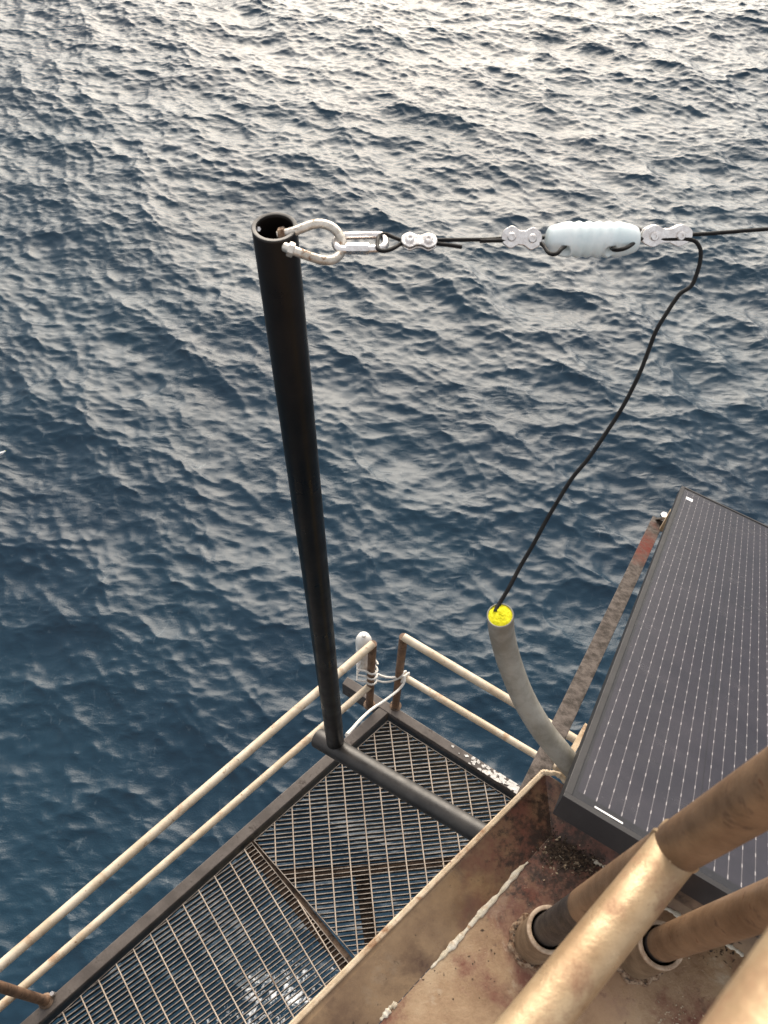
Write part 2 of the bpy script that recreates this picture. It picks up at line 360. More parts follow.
# back coaming, under the near edge of the solar panel
upb = K1 - K0
kb1 = K0 + bdir * FAR + Vector((upb.x, upb.y, upb.z)) * .0
bout = Vector((-bdir.y, bdir.x, 0)); bout = bout if bout.dot(K1 - K0) > 0 else -bout
Kb1 = K1 + bdir * FAR
strip(K0, K0 + bdir * FAR, Kb1, K1, .007, 'coaming', 'coaming_steel', deck)
# curled broken lip of the back coaming
pts = [at(541 + i * 4.2, 773 + [0, -.8, .2, 0, 1.2, 4.5, 9][i] , depth(K1) - .002) for i in range(7)]
MB().tube(smooth(pts, 3), [.004 + .0018 * random.random() for _ in range(19)], 8).build('edge_strip', 'coaming_edge', deck)
# deck girders and column below
def seg(o, a_, b_): return o + a_ * 1.0 + b_ * 1.0
gird = -.02
for nm, p0, d_ in (('girder', K0 + bdir * .10, ldir), ('girder', K0 + ldir * .12, bdir)):
    g = MB(); p = p0 + Vector((0, 0, -.008)); q = p + d_ * 15.0
    g.bar(p + Vector((0, 0, -.008)), q + Vector((0, 0, -.008)), .12, .012); g.bar(p + Vector((0, 0, -.125)), q + Vector((0, 0, -.125)), .008, .22); g.bar(p + Vector((0, 0, -.242)), q + Vector((0, 0, -.242)), .12, .012)
    g.build('girder', 'rust_beam', deck)
# sealant beads
def bead(pts, r, name='sealant_bead', m_='sealant'):
    ps = smooth(pts, 10); b = MB(); nP = len(ps); ph = random.uniform(0, 9)
    rs = [r * (.62 + .22 * math.sin(i * .37 + ph) + .16 * math.sin(i * 1.1 + 2 * ph) + .22 * random.random()) * min(1, .3 + 5 * min(i, nP - 1 - i) / nP) for i in range(nP)]
    b.tube(ps, rs, 10)
    for v in b.v: v.z = CAM.z + ZD + (v.z - CAM.z - ZD) * .55
    return b.build(name, m_, deck, sharp=70)
zz_ = lambda x, y: onz(x, y, ZD + .002)
bead([zz_(528, 862), zz_(517, 872), zz_(500, 893), zz_(480, 914), zz_(462, 935), zz_(447, 951), zz_(431, 968)], .0052)
bead([zz_(397, 1004), zz_(390, 1006), zz_(386, 1013), zz_(380, 1020)], .006)
bead([zz_(592, 860), zz_(598, 863), zz_(604, 867)], .004)
bead([zz_(661, 906), zz_(670, 910), zz_(682, 917)], .005)
bead([zz_(725, 943), zz_(735, 949), zz_(744, 956)], .004)
# sockets for the guard rail
SOCK = []
for (rx, ry) in ((549.5, 929.4), (661, 945)):
    d_ = .0603 * F / 44.8; rim = onz(rx, ry, ZD + .113)
    b = Vector((rim.x, rim.y, CAM.z + ZD)); SOCK.append(b)
    sl = MB().pipe(b, rim, .030, .0245, 40).build('sleeve', 'sleeve_steel', deck)
    MB().lathe(rim, UP, [(-.004, .0245), (.0006, .0248), (.0012, .0262), (.0012, .0288), (.0004, .0303), (-.004, .0304)], 40).build('rim', 'rim', sl)
    wl = MB(); ring = [b + Vector((math.cos(t), math.sin(t), 0)) * (.0325 + .002 * math.sin(9 * t + rx)) + UP * .002 for t in np.linspace(0, 2 * math.pi, 64, endpoint=False)]
    wl.tube(ring, [.0038 + .0030 * random.random() for _ in ring], 7, closed=True); wl.build('weld_bead', 'weld', sl)
# dirt and paint flakes in the corner
def crumbs(name, m_, spots, label, cat):
    b = MB()
    for (x, y, sx, sy, n_, s0, s1) in spots:
        for _ in range(n_):
            p = onz(random.gauss(x, sx), random.gauss(y, sy), ZD); s_ = s0 + (s1 - s0) * random.random() ** 2; el = random.uniform(1, 2.4); fl_ = .35 if name == 'paint_flakes' else 1
            # keep crumbs on the plates: lift them where the coaming rises
            v1 = (p - K0); out_l = v1.dot(side) ; out_b = v1.dot(bout)
            p.z += max(0, out_l * .42, out_b * .42) + s_ * .3
            q = Matrix.Rotation(random.uniform(0, 6.28), 3, Vector((random.uniform(-1, 1), random.uniform(-1, 1), random.uniform(-1, 1))).normalized())
            vs = [p + q @ Vector((dx_ * s_ * el * random.uniform(.6, 1.3), dy_ * s_ * random.uniform(.6, 1.2), dz_ * s_ * fl_ * random.uniform(.3, .8))) for dx_, dy_, dz_ in ((1, 0, 0), (-1, 0, 0), (0, 1, 0), (0, -1, 0), (0, 0, 1), (0, 0, -1))]
            b.add(vs, [(0, 2, 4), (2, 1, 4), (1, 3, 4), (3, 0, 4), (2, 0, 5), (1, 2, 5), (3, 1, 5), (0, 3, 5)])
    return tag(b.build(name, m_, None, loc=K0), label, cat, kind='stuff')
dirt_spots = [(566, 846, 22, 9, 200, .0006, .0022), (556, 826, 12, 14, 160, .0006, .0022), (560, 851, 8, 5, 260, .0010, .0036), (572, 858, 12, 5, 200, .0008, .0034), (590, 866, 13, 5, 200, .0008, .0032), (545, 803, 6, 5, 160, .0008, .003),
              (552, 818, 6, 7, 150, .0008, .003), (540, 795, 5, 5, 90, .0008, .003), (700, 930, 30, 8, 60, .0006, .002), (460, 960, 30, 25, 40, .0006, .0018), (720, 950, 10, 8, 50, .0006, .0025)]
crumbs('dirt', 'dirt', dirt_spots, 'dark crumbled dirt and rust gathered in the deck corner', 'dirt')
crumbs('paint_flakes', 'flake', [(562, 858, 16, 9, 50, .0008, .0038), (556, 826, 14, 14, 26, .0008, .003), (585, 866, 16, 6, 50, .001, .003), (565, 830, 14, 12, 26, .001, .0028), (540, 795, 8, 8, 40, .001, .0028), (600, 900, 80, 40, 60, .0005, .0015), (678, 1015, 12, 8, 60, .0006, .002), (716, 950, 20, 14, 24, .0008, .0022)],
       'pale flakes of old paint scattered on the rusty deck', 'paint flakes')

# ------------------------------------------------------------------ guard rail of the deck
r_ = .0208
s1, s2 = SOCK
rim1, rim2 = onz(549.5, 929.4, ZD + .113), onz(661, 945, ZD + .113)
d1 = (at(742.5, 806, .594) - rim1).normalized(); d2 = (at(763, 907, .80) - rim2).normalized()
def crossing(p, d, xpix):                                         # point of the line whose pixel column is xpix
    lo, hi = 0, 1.0
    for _ in range(40):
        t = (lo + hi) / 2; v = p + d * t - CAM; x = v.dot(cr) / v.dot(cf) * F + 384
        lo, hi = (t, hi) if x < xpix else (lo, t)
    return p + d * lo
gr = empty('guard_rail', s1, 'thick tan and brown tubular guard rail standing in deck sockets', 'railing')
for rm, d_, ft in ((rim1, d1, .19), (rim2, d2, .012)):
    MB().tube([rm - d_ * .10, rm + d_ * ft], r_, 32).build('stanchion_foot', 'bare_pipe', gr)
    MB().tube([rm + d_ * ft, rm + d_ * .98], r_ + .0005, 32).build('stanchion', 'stanchion_paint', gr)
j1 = crossing(rim1, d1, 676); zm = j1.z - CAM.z; far_ = onz(534, 1024, zm); rd = (far_ - j1); rd.z = 0; rd.normalize()
MB().tube([j1 - rd * .012, j1 + rd * 1.6], .0212, 40).build('mid_rail', 'near_rail', gr)
wj = [j1 + (d1 * math.cos(t) + rd.cross(d1) * math.sin(t)) * .0214 + rd * (.002 + .018 * (1 - abs(math.sin(t)))) for t in np.linspace(0, 2 * math.pi, 40, endpoint=False)]
MB().tube(wj, .0022, 6, closed=True).build('weld_bead', 'near_rail', gr)
TOPZ = -.29
p0 = onz(803, 1024, TOPZ)
MB().tube([p0 - rd * .55, p0 + rd * 1.5], .0212, 40).build('top_rail', 'near_rail', gr)

# ------------------------------------------------------------------ solar panel
P1 = CAM + Vector((.26227656, .34188631, -1.11929557)); L_ = 1.838; W_ = 1.038; TH = .035
b_ = Vector((.87703439, -.47994406, -.02154932)); l_ = Vector((.38773275, .73359022, -.55812965)); n_ = b_.cross(l_).normalized()
b_.normalize(); l_ = n_.cross(b_).normalized()
sp_ = bpy.data.objects.new('solar_panel', None); C.objects.link(sp_)
sp_.matrix_world = Matrix.Translation(P1) @ Matrix((b_, l_, n_)).transposed().to_4x4()
tag(sp_, 'black framed solar panel sloping seaward with thin silver lines', 'solar panel')
WORLD[sp_.name] = Vector((0, 0, 0))
ex, ey, ez = Vector((1, 0, 0)), Vector((0, 1, 0)), Vector((0, 0, 1))
fw_ = .011
MB().prism([Vector((fw_, fw_, -.0022)), Vector((W_ - fw_, fw_, -.0022)), Vector((W_ - fw_, L_ - fw_, -.0022)), Vector((fw_, L_ - fw_, -.0022))], -ez * .004).build('glass', 'solar_glass', sp_)
for (a0, a1) in (((0, 0), (W_, 0)), ((0, L_), (W_, L_))):
    y_ = fw_ / 2 if a0[1] == 0 else L_ - fw_ / 2
    MB().bar((0, y_, -TH / 2), (W_, y_, -TH / 2), fw_, TH, ez).build('frame_rail', 'panel_frame', sp_, bevel=.0008)
for x_ in (fw_ / 2, W_ - fw_ / 2):
    MB().bar((x_, fw_ + .0002, -TH / 2), (x_, L_ - fw_ - .0002, -TH / 2), fw_, TH - .0006, ez).build('frame_rail', 'panel_frame', sp_, bevel=.0008)
MB().box((.064, .0168, -.0016), ex * .0205, ey * .0017, ez * .0004).build('serial_label', 'sticker', sp_)
MB().box((.036, 1.72, -.0016), ex * .011, ey * .015, ez * .0004).build('warning_sticker', 'sticker', sp_)
MB().box((W_ / 2, L_ * .5, -.022), ex * .45, ey * .02, ez * .012).build('junction_box', 'panel_frame', sp_)

# support beam beside the panel
q0, q1 = at(529, 793, 1.66), at(658.5, 519, 2.78)
bd = (q1 - q0).normalized(); q00 = q0 - bd * .35
ux = bd.cross(UP).normalized(); tilt_up = ux.cross(bd).normalized()
bt = empty('support_beam', q0, 'weathered grey steel beam with red rust beside the solar panel', 'beam')
g = MB(); g.bar(q00, q1, .041, .006, tilt_up); g.build('top_flange', 'beam_steel', bt, bevel=.001)
MB().bar(q00 - ux * -.014 - tilt_up * .040, q1 - ux * -.014 - tilt_up * .040, .006, .072, tilt_up).build('web', 'beam_steel', bt)
MB().bar(q00 - tilt_up * .079, q1 - tilt_up * .079, .036, .006, tilt_up).build('bottom_flange', 'beam_steel', bt)
# cross members that carry the panel on the beams
brk = empty('panel_bracket', at(668, 517, 2.65), 'pale steel angle bracket between the beam end and the solar panel', 'bracket')
MB().bar(at(661, 530, 2.72), at(672, 511, 2.62), .012, .012).build('angle', 'coaming_edge', brk)
MB().bar(at(659, 519, 2.77), at(667, 517, 2.70), .03, .006).build('plate', 'galvanised', brk)
MB().lathe(at(663.5, 516.5, 2.70), UP, [(0, .012), (.010, .012), (.010, 0)], 6).build('bolt', 'stainless', brk)
brk = empty('panel_bracket', at(572, 752, 1.40), 'cream painted angle bracket under the lower corner of the solar panel', 'bracket')
MB().bar(at(569, 757, 1.42), at(586, 727, 1.50), .010, .014).build('angle', 'coaming_edge', brk)
MB().bar(at(569, 757, 1.42), at(578, 765, 1.40), .012, .02).build('foot', 'coaming_edge', brk)
MB().bar(onz(569, 757, -1.46), onz(560, 772, -1.42), .02, .02).build('stub', 'coaming_edge', brk)
# two sloping bearers under the panel, off the deck girder
for (u0, nm) in ((.22, 'nearer the support beam'), (.80, 'farther from the support beam')):
    p0_ = P1 + b_ * u0 - n_ * (TH + .028) + l_ * .05; p1_ = P1 + b_ * u0 - n_ * (TH + .028) + l_ * 1.7
    o = MB().bar(p0_, p1_, .045, .05, n_).build('panel_bearer', 'rust_beam', None, loc=p0_)
    tag(o, 'sloping grey steel bearer under the solar panel, ' + nm, 'beam', 'bearers under the solar panel')

# ------------------------------------------------------------------ conduit with yellow foam
cpts = [at(592, 790, 1.33), at(575, 770, 1.30), at(560, 752, 1.285), at(541, 728, 1.27), at(523, 697, 1.245), at(510, 664, 1.21), at(502.5, 636, 1.165), at(500.3, 616, 1.115)]
ps = smooth(cpts, 6)
cn = empty('conduit', cpts[1], 'grey plastic conduit bending upward with yellow foam in its open end', 'conduit')
tip = ps[-1]; td = (ps[-1] - ps[-2]).normalized()
MB().tube(ps, .0180, 28).build('pipe', 'conduit', cn)
MB().lathe(tip, td, [(-.002, .0182), (.002, .0182), (.003, .0175), (.003, .0165), (-.001, .0160)], 32).build('rim', 'conduit', cn)
fb = MB(); nr, na = 9, 28
vs = []; fs = []
for i in range(nr):
    for j in range(na):
        t = 2 * math.pi * j / na; rr = .0167 * (i / (nr - 1)); hgt = .0035 * (1 - (i / (nr - 1)) ** 2) + random.uniform(-.0010, .0012) * (1 if i < nr - 1 else 0) + .0012
        o_ = td.orthogonal().normalized(); b2_ = td.cross(o_)
        vs.append(tip + td * hgt + (o_ * math.cos(t) + b2_ * math.sin(t)) * rr)
for i in range(nr - 1):
    for j in range(na): fs.append((i * na + j, i * na + (j + 1) % na, (i + 1) * na + (j + 1) % na, (i + 1) * na + j))
fb.add(vs, fs); fb.build('foam_plug', 'foam', cn, sharp=80)

# ------------------------------------------------------------------ black mast
dt, db = .0603 * F / 46.0, .0603 * F / 17.2
mt = at(274.5, 227, dt); mb = at(336, 748, db); md = (mt - mb).normalized()
ms = empty('mast', mb, 'tall black steel pipe mast welded to a slanting base pipe', 'mast')
pole = MB().pipe(mb, mt, .03015, .0245, 40).build('pole', 'black_paint', ms)
MB().lathe(mt, md, [(-.003, .0244), (.0006, .0248), (.001, .0258), (.001, .0294), (.0003, .0302), (-.002, .03035)], 40).build('rim', 'grey_paint', pole)
bp0, bp1 = at(318, 738, db * 1.0), at(500, 845, 2.50)
bpd = (bp1 - bp0).normalized()
MB().tube([bp0, bp1 + bpd * .15], .0345, 32).build('base_pipe', 'grey_paint', ms)
wr = [mb + md * (.033 + .010 * math.cos(2 * t)) + (bpd * math.cos(t) + md.cross(bpd) * math.sin(t)) * .031 for t in np.linspace(0, 2 * math.pi, 40, endpoint=False)]
MB().tube(wr, .004, 6, closed=True).build('weld_bead', 'grey_paint', ms)
# column under the deck that carries the base pipe
ce = bp1 + bpd * .15
col = empty('support_column', Vector((ce.x, ce.y, CAM.z - 4.3)), 'rusty steel column under the deck edge holding the base pipe', 'column')
MB().bar(Vector((ce.x, ce.y, CAM.z - 4.3)), Vector((ce.x, ce.y, CAM.z + ZD - .27)), .10, .10, Vector((0, 1, 0))).build('shaft', 'rust_beam', col)
MB().box(Vector((ce.x, ce.y, ce.z)), Vector((.07, 0, 0)), Vector((0, .07, 0)), Vector((0, 0, .06))).build('clamp', 'rust_beam', col)

# U-bolt through the mast head
dU = dt
up = [(278, 235.5, dU + .004), (286, 233.5, dU + .002), (294, 231.5, dU - .001), (303, 228, dU - .001), (313, 224.5, dU), (323, 224, dU), (333, 228, dU), (340, 236, dU), (342.5, 245, dU - .002), (340, 254, dU - .006), (333, 259.8, dU - .012), (323, 260.3, dU - .016), (311, 257, dU - .022), (300, 253, dU - .026), (292, 250, dU - .028), (285, 247, dU - .024)]
pts = smooth([at(*q) for q in up], 5)
ub = empty('u_bolt', pts[0], 'rusty galvanised U-bolt hooked through the top of the black mast', 'U-bolt')
MB().tube(pts, .0061, 16).build('bow', 'galvanised', ub)
def nut(p, ax, r, h, name, m_, par):
    return MB().lathe(Vector(p) - Vector(ax).normalized() * h / 2, ax, [(0, 0), (0, r * .9), (h * .12, r), (h * .88, r), (h, r * .9), (h, 0)], 6).build(name, m_, par)
nut(pts[3], pts[4] - pts[3], .0095, .009, 'nut', 'weld', ub)
pn = at(291, 249.6, dU - .0285); nut(pn, at(300, 253, dU - .026) - pn, .0095, .008, 'nut', 'galvanised', ub)
hole_pt = at(258.5, 229, dt + .012); nut(hole_pt, ray(270, 235) * -1, .0035, .004, 'hole_glint', 'stainless', ms)  # added pale stud stands in for daylight through a hole in the pole

# quick link
zq = dt + .002
def oval(cx, cy, hw, hh, ang, n_=40):
    out = []
    for i in range(n_):
        t = 2 * math.pi * i / n_; c_, s_ = math.cos(t), math.sin(t)
        x_ = (hw - hh) * (1 if c_ > 0 else -1) * min(1, abs(c_) * 3) + hh * c_; y_ = hh * s_
        out.append((cx + x_ * math.cos(ang) - y_ * math.sin(ang), cy + x_ * math.sin(ang) + y_ * math.cos(ang)))
    return out
lk = [at(x_, y_, zq + (.009 * (1 if y_ < 242.5 else -1)) * min(1, abs(y_ - 242.5) / 5)) for x_, y_ in oval(360.5, 242.5, 25, 7.0, math.radians(-1.5))]
ql = empty('quick_link', lk[20], 'oval steel quick link joining the U-bolt to the wire', 'quick link')
MB().tube(lk, .0052, 12, closed=True).build('link_body', 'stainless', ql)
a0_, a1_ = at(346, 248.8, zq - .0095), at(369, 248.6, zq - .0095); nd = (a1_ - a0_)
MB().lathe(a0_, nd, [(0, .004), (0, .0068), (.002, .0074), (nd.length - .002, .0074), (nd.length, .0066), (nd.length, .004)], 6).build('sleeve_nut', 'stainless', ql)

# ------------------------------------------------------------------ antenna wire, clips, insulator
ZA = mt.z - CAM.z - .002
az = lambda x, y, dd=0: onz(x, y, ZA) + ray(x, y) * dd
wr_ = .0027
def wire(name, pts, r, label, k=6):
    ps = smooth(pts, k); o = MB().tube(ps, r, 10).build(name, 'cable', None, loc=ps[0]); return tag(o, label, 'wire')
wire('wire', [az(462, 247), az(448, 245), az(434, 243.5), az(418, 243.2), az(404, 242.5), az(394, 248, -.004), az(384, 251, -.008), az(378, 249, -.006), az(377.5, 243, 0), az(379, 236.5, .006), az(385, 234, .006), az(394, 237.5, .004), az(404, 240.5), az(420, 240.8), az(436, 240.2), az(460, 239.8), az(485, 239.6), az(500, 238.6), az(520, 238), az(541, 238, .01), az(552, 235, .02), az(563, 240, .028), az(565, 246, .01), az(562, 248.5, -.014), az(556, 254, -.016), az(549, 253, -.010), az(543, 245, -.002), az(536, 242), az(520, 241.4), az(505, 240.6), az(480, 241)], wr_, 'black wire looped between the quick link and the white insulator', 5)
wire('antenna_wire', [az(1400, 190), az(1000, 212.5), az(768, 229), az(730, 232), az(692, 234.5), az(665, 233), az(645, 232, .004), az(636, 228, .012), az(622, 228, .02), az(612, 236, .03), az(611, 246, .010), az(615, 249.8, -.016), az(626, 248, -.016), az(637, 241, -.006), az(646, 238), az(665, 239.2), az(684, 239), az(692, 240)], wr_, 'taut black antenna wire running off from the insulator', 5)
dl = [(690, 239.5, 0), (696, 242, .0), (700.5, 250, .002), (700, 262, .004), (696, 276, .006), (691, 286, .008), (681, 293, .01), (676, 299, .012), (668, 311, .015), (656, 331, .02), (648, 352, .025), (638, 377, .03), (622, 408, .04), (604, 436, .05), (588, 459, .055), (573, 477, .06), (559, 499, .065), (546, 521, .07), (533, 545, .07), (520, 567, .07), (510, 586, .05), (501, 601, .035), (496.5, 608, .02), (495, 612, .006)]
d_a, d_b = depth(az(690, 239.5)), depth(tip)
npt = []
for i, (x_, y_, sag) in enumerate(dl):
    t = (y_ - 239.5) / (612 - 239.5); npt.append(at(x_, y_, d_a + (d_b - .002 - d_a) * t + sag * .3))
wire('lead_wire', npt, [.0028] * (6 * (len(npt) - 1) + 1), 'slack black lead wire dropping from the antenna into the conduit')

def clip(x0_, x1_, y0_, y1_, tilt, label, hh):
    c0, c1 = az(x0_, y0_, -.004), az(x1_, y1_, -.004); ax = (c1 - c0); Lc = ax.length; ax.normalize()
    vw = (CAM - (c0 + c1) / 2).normalized(); sdv = ax.cross(vw).normalized(); nv = sdv.cross(ax).normalized()
    q = Matrix.Rotation(tilt, 3, ax); sdv, nv = q @ sdv, q @ nv
    ctr = (c0 + c1) / 2
    rt = empty('wire_clip', ctr, label, 'wire clip', 'double wire clips on the antenna wire')
    def outline(sc):
        out = []
        for i in range(48):
            t = 2 * math.pi * i / 48; c_, s_ = math.cos(t), math.sin(t); x_ = Lc / 2 * (c_ if abs(c_) < .8 else math.copysign(.8 + (abs(c_) - .8), c_))
            wv_ = hh * (.84 + .20 * math.cos(2 * math.pi * (abs(x_) / (Lc / 2) - .52) / .9)); y_ = math.copysign(min(abs(s_) * 2.1, 1) ** .8, s_) * wv_
            out.append((x_ * sc, y_ * sc))
        return out
    for (k_, nm) in ((1, 'clip_plate'), (-1, 'clip_plate')):
        MB().prism([ctr + ax * x_ + sdv * y_ + nv * (.0016 * k_ if k_ > 0 else -.0046) for x_, y_ in outline(1)], nv * .003).build(nm, 'stainless', rt, bevel=.0008)
    for sx in (-.25, .25):
        pb = ctr + ax * Lc * sx * 1.04 + nv * .0046
        o = MB().lathe(pb, nv, [(0, .0001), (0, .0058), (.0028, .0058), (.0040, .0046), (.0040, .0026), (.0022, .0024), (.0022, 0)], 18).build('bolt', 'stainless', rt)
        MB().lathe(pb - nv * .0125, nv, [(0, 0), (0, .006), (.003, .006), (.003, 0)], 6).build('nut', 'stainless', rt)
clip(401, 437, 241.2, 242.2, math.radians(-38), 'small steel double clip beside the quick link, with a cut wire tail', .0112)
clip(501.5, 541.5, 236.5, 239.5, math.radians(-4), 'steel double wire clip at the end of the insulator facing the mast', .0136)
clip(640.5, 691.5, 236, 235, math.radians(8), 'longer steel double wire clip where the slack lead wire branches off', .0136)

# insulator with wire holes
i0, i1 = az(546.5, 239.5), az(638, 239.5); ia = (i1 - i0); LI = ia.length; ia.normalize(); RI = .0235
prof = [(0, 0), (0, .010), (.0008, .0125)]
for i in range(1, 60):
    t = i / 60; x_ = .0008 + t * (LI - .0016); e_ = min(t, 1 - t)
    r = RI * (.60 + .40 * min(1, e_ / .24) ** .6) if e_ < .24 else RI
    if .20 < t < .80: r -= .0011 * (1 + math.cos((t - .20) / .60 * 2 * math.pi * 5.5 + math.pi * .5))
    prof.append((x_, r))
prof += [(LI - .0008, .0125), (LI, .010), (LI, 0)]
ins = MB().lathe(i0, ia, prof, 40).build('insulator', 'porcelain', None, sharp=60, loc=(i0 + i1) / 2)
vw = (CAM - (i0 + i1) / 2).normalized(); dn = vw.cross(ia).normalized(); dn = dn if dn.dot(cdn) > 0 else -dn
cut = []
for (x_, y_) in ((565, 246), (611, 246.5)):
    c_ = az(x_, y_); axh = (vw * .55 + dn * .84).normalized()
    o = MB().tube([c_ - axh * .08, c_ + axh * .08], .0082, 20).build('cutter', 'porcelain', None); cut.append(o)
    bo = ins.modifiers.new('hole', 'BOOLEAN'); bo.operation = 'DIFFERENCE'; bo.object = o; bo.solver = 'EXACT'
dg = bpy.context.evaluated_depsgraph_get(); dg.update()
nm_ = bpy.data.meshes.new_from_object(ins.evaluated_get(dg)); ins.modifiers.clear(); ins.data = nm_
for o in cut: bpy.data.objects.remove(o)
tag(ins, 'white ribbed egg-shaped insulator hanging in the antenna wire', 'insulator')

# ------------------------------------------------------------------ walkway
ZW = -4.75
wz = lambda x, y, dz=0: onz(x, y, ZW + dz)
bi0, bi1 = wz(389, 719), wz(516, 800)                             # inner edge of the cross beam
ai0, ai1 = wz(383, 722), wz(44.7, 1024)                           # inner edge of the long beam
aD = (ai1 - ai0).normalized(); bD = (bi1 - bi0).normalized()
Kw = cross2(ai0, aD, bi0, bD)
jA, jB = wz(253, 841.4), wz(347.8, 957.8); jD = (jB - jA).normalized()
jA = cross2(Kw, aD, jA, jD)
wk = empty('walkway', Kw, 'grated steel walkway with dark edge beams hanging over the sea', 'walkway')
def inout(d): s_ = d.cross(UP).normalized(); return s_
aout = inout(aD); aout = aout if aout.dot(bD) < 0 else -aout
bou = inout(bD); bou = bou if bou.dot(aD) < 0 else -bou
BH = .035                                                          # beam top above the grating
zt = Vector((0, 0, BH - .075))
A_far = Kw + aD * 3.4
eb = MB().bar(Kw - aD * .02 + aout * .042 + zt, A_far + aout * .042 + zt, .060, .15).build('edge_beam', 'edge_beam', wk, bevel=.004)
ebB = MB().bar(Kw - bD * .34 + bou * .044 + zt + UP * .003, Kw + bD * 1.45 + bou * .044 + zt + UP * .003, .056, .15).build('edge_beam', 'edge_beam', wk, bevel=.004)
# droppings on the cross beam
for i in range(70):
    t = random.betavariate(2.0, 1.0); c_ = Kw + bD * (.40 + .52 * t) + bou * (.044 + random.uniform(-.024, .024)) + UP * (BH + .0035)
    r = random.uniform(.003, .014) * (.6 + t); poly = []
    for j in range(11):
        a_ = 2 * math.pi * j / 11; poly.append(c_ + (bD * math.cos(a_) * 1.5 + bou * math.sin(a_)) * r * random.uniform(.45, 1.2))
    for q in poly:
        dd = (q - Kw).dot(bou); q += bou * (max(.018, min(.070, dd)) - dd)
    MB().prism(poly, UP * (.0008 + .00004 * i)).build('dropping', 'droppings', ebB)
hid = 1.0
def clipseg(p, d, poly):                                          # part of line p + d t inside a convex polygon (xy)
    lo, hi = -50, 50; n_ = len(poly); area = sum(poly[i].x * poly[(i + 1) % n_].y - poly[(i + 1) % n_].x * poly[i].y for i in range(n_))
    for i in range(n_):
        a_, b2 = poly[i], poly[(i + 1) % n_]; ed = b2 - a_; nx_, ny_ = (-ed.y, ed.x) if area > 0 else (ed.y, -ed.x)
        den = nx_ * d.x + ny_ * d.y; num = nx_ * (p.x - a_.x) + ny_ * (p.y - a_.y)
        if abs(den) < 1e-9:
            if num < 0: return None
        elif den > 0: lo = max(lo, -num / den)
        else: hi = min(hi, -num / den)
    return (lo, hi) if hi - lo > .01 else None
BARM = None
def grating(poly, rod_d, label, anchor, pitch=.0235, rpitch=.100):
    global BARM
    rod_d = rod_d.normalized(); bar_d = Vector((-rod_d.y, rod_d.x, 0))
    fr = MB(); n_ = len(poly)
    for i in range(n_):
        a_, b2 = poly[i], poly[(i + 1) % n_]; fr.bar(a_ - UP * .0125, b2 - UP * .0125, .004, .025)
    pan = fr.build('grating_panel', 'grating', wk); pan['label'] = label
    if BARM is None:
        BARM = (MB().box((0, 0, 0), Vector((.5, 0, 0)), Vector((0, .0020, 0)), Vector((0, 0, .024))), MB().tube([Vector((-.5, 0, 0)), Vector((.5, 0, 0))], .0036, 6))
        for k_, (mb_, mn) in enumerate(zip(BARM, ('grating', 'rod'))):
            o = mb_.build('proto', mn); BARM_ME.append(o.data); bpy.data.objects.remove(o)
    for (d_, st, pt, me_, nm, dz) in ((bar_d, rod_d, pitch, 0, 'bearing_bar', -.0245), (rod_d, bar_d, rpitch, 1, 'cross_rod', .002)):
        s0 = (anchor).dot(st); smin = min(p.dot(st) for p in poly); smax = max(p.dot(st) for p in poly)
        i0_ = math.ceil((smin - s0) / pt + .2); i1_ = math.floor((smax - s0) / pt - .2)
        for i in range(i0_, i1_ + 1):
            p = anchor + st * (pt * i + random.uniform(-.0012, .0012)); sg = clipseg(p, d_, poly)
            if not sg: continue
            o = bpy.data.objects.new(nm, BARM_ME[me_]); C.objects.link(o); o.parent = pan
            c_ = p + d_ * (sg[0] + sg[1]) / 2; c_.z = Kw.z + dz + (random.uniform(-.0012, .0012)); o.location = c_ - WORLD[wk.name]
            o.scale = (sg[1] - sg[0], 1, 1); o.rotation_euler = (0, 0, math.atan2(d_.y, d_.x) + random.uniform(-.002, .002))
BARM_ME = []
g_ = .010
B_far = Kw + bD * 1.25
Pc = Kw + aD * g_ - aout * g_ - bou * g_ * .2
j_end = jA + jD * 1.35
polyF = [Kw - aout * .012 - bou * .010, B_far - bou * .010 - aout * 0, j_end + bD * .25, jA - aout * .014 - aD * .006]
for q in polyF: q.z = Kw.z
grating(polyF, wz(295.5, 887.5) - wz(291.6, 803), 'grating cut at a slant, its bars turned across the walkway corner', wz(309.5, 800))
N_far = jA + aD * 2.2
polyN = [jA - aout * .014 + aD * .010, j_end + aD * .016, j_end + aD * 2.3, jA + aD * 2.4 - aout * .014]
for q in polyN: q.z = Kw.z
grating(polyN, wz(266.8, 1015) - wz(197.8, 889), 'grating whose bars run along the walkway', wz(197.8, 889))
# rusty bearers under the gratings
def under(p, q, w_, h_=.07, dz=-.065):
    return MB().bar(p + UP * dz, q + UP * dz, w_, h_).build('bearer', 'rust_beam', wk)
under(jA + aD * .02 + jD * .0, j_end + aD * .02, .075, .012, -.034); under(jA + aD * .05, j_end + aD * .05, .008, .08, -.082)
u0_, u1_ = wz(272, 876), wz(470, 858); under(u0_, u0_ + (u1_ - u0_) * 1.5, .05, .06, -.060)
v0_, v1_ = wz(362, 872), wz(372, 940); under(v0_ + (v1_ - v0_) * .0, v1_ + (v1_ - v0_) * .5, .075, .012, -.100)

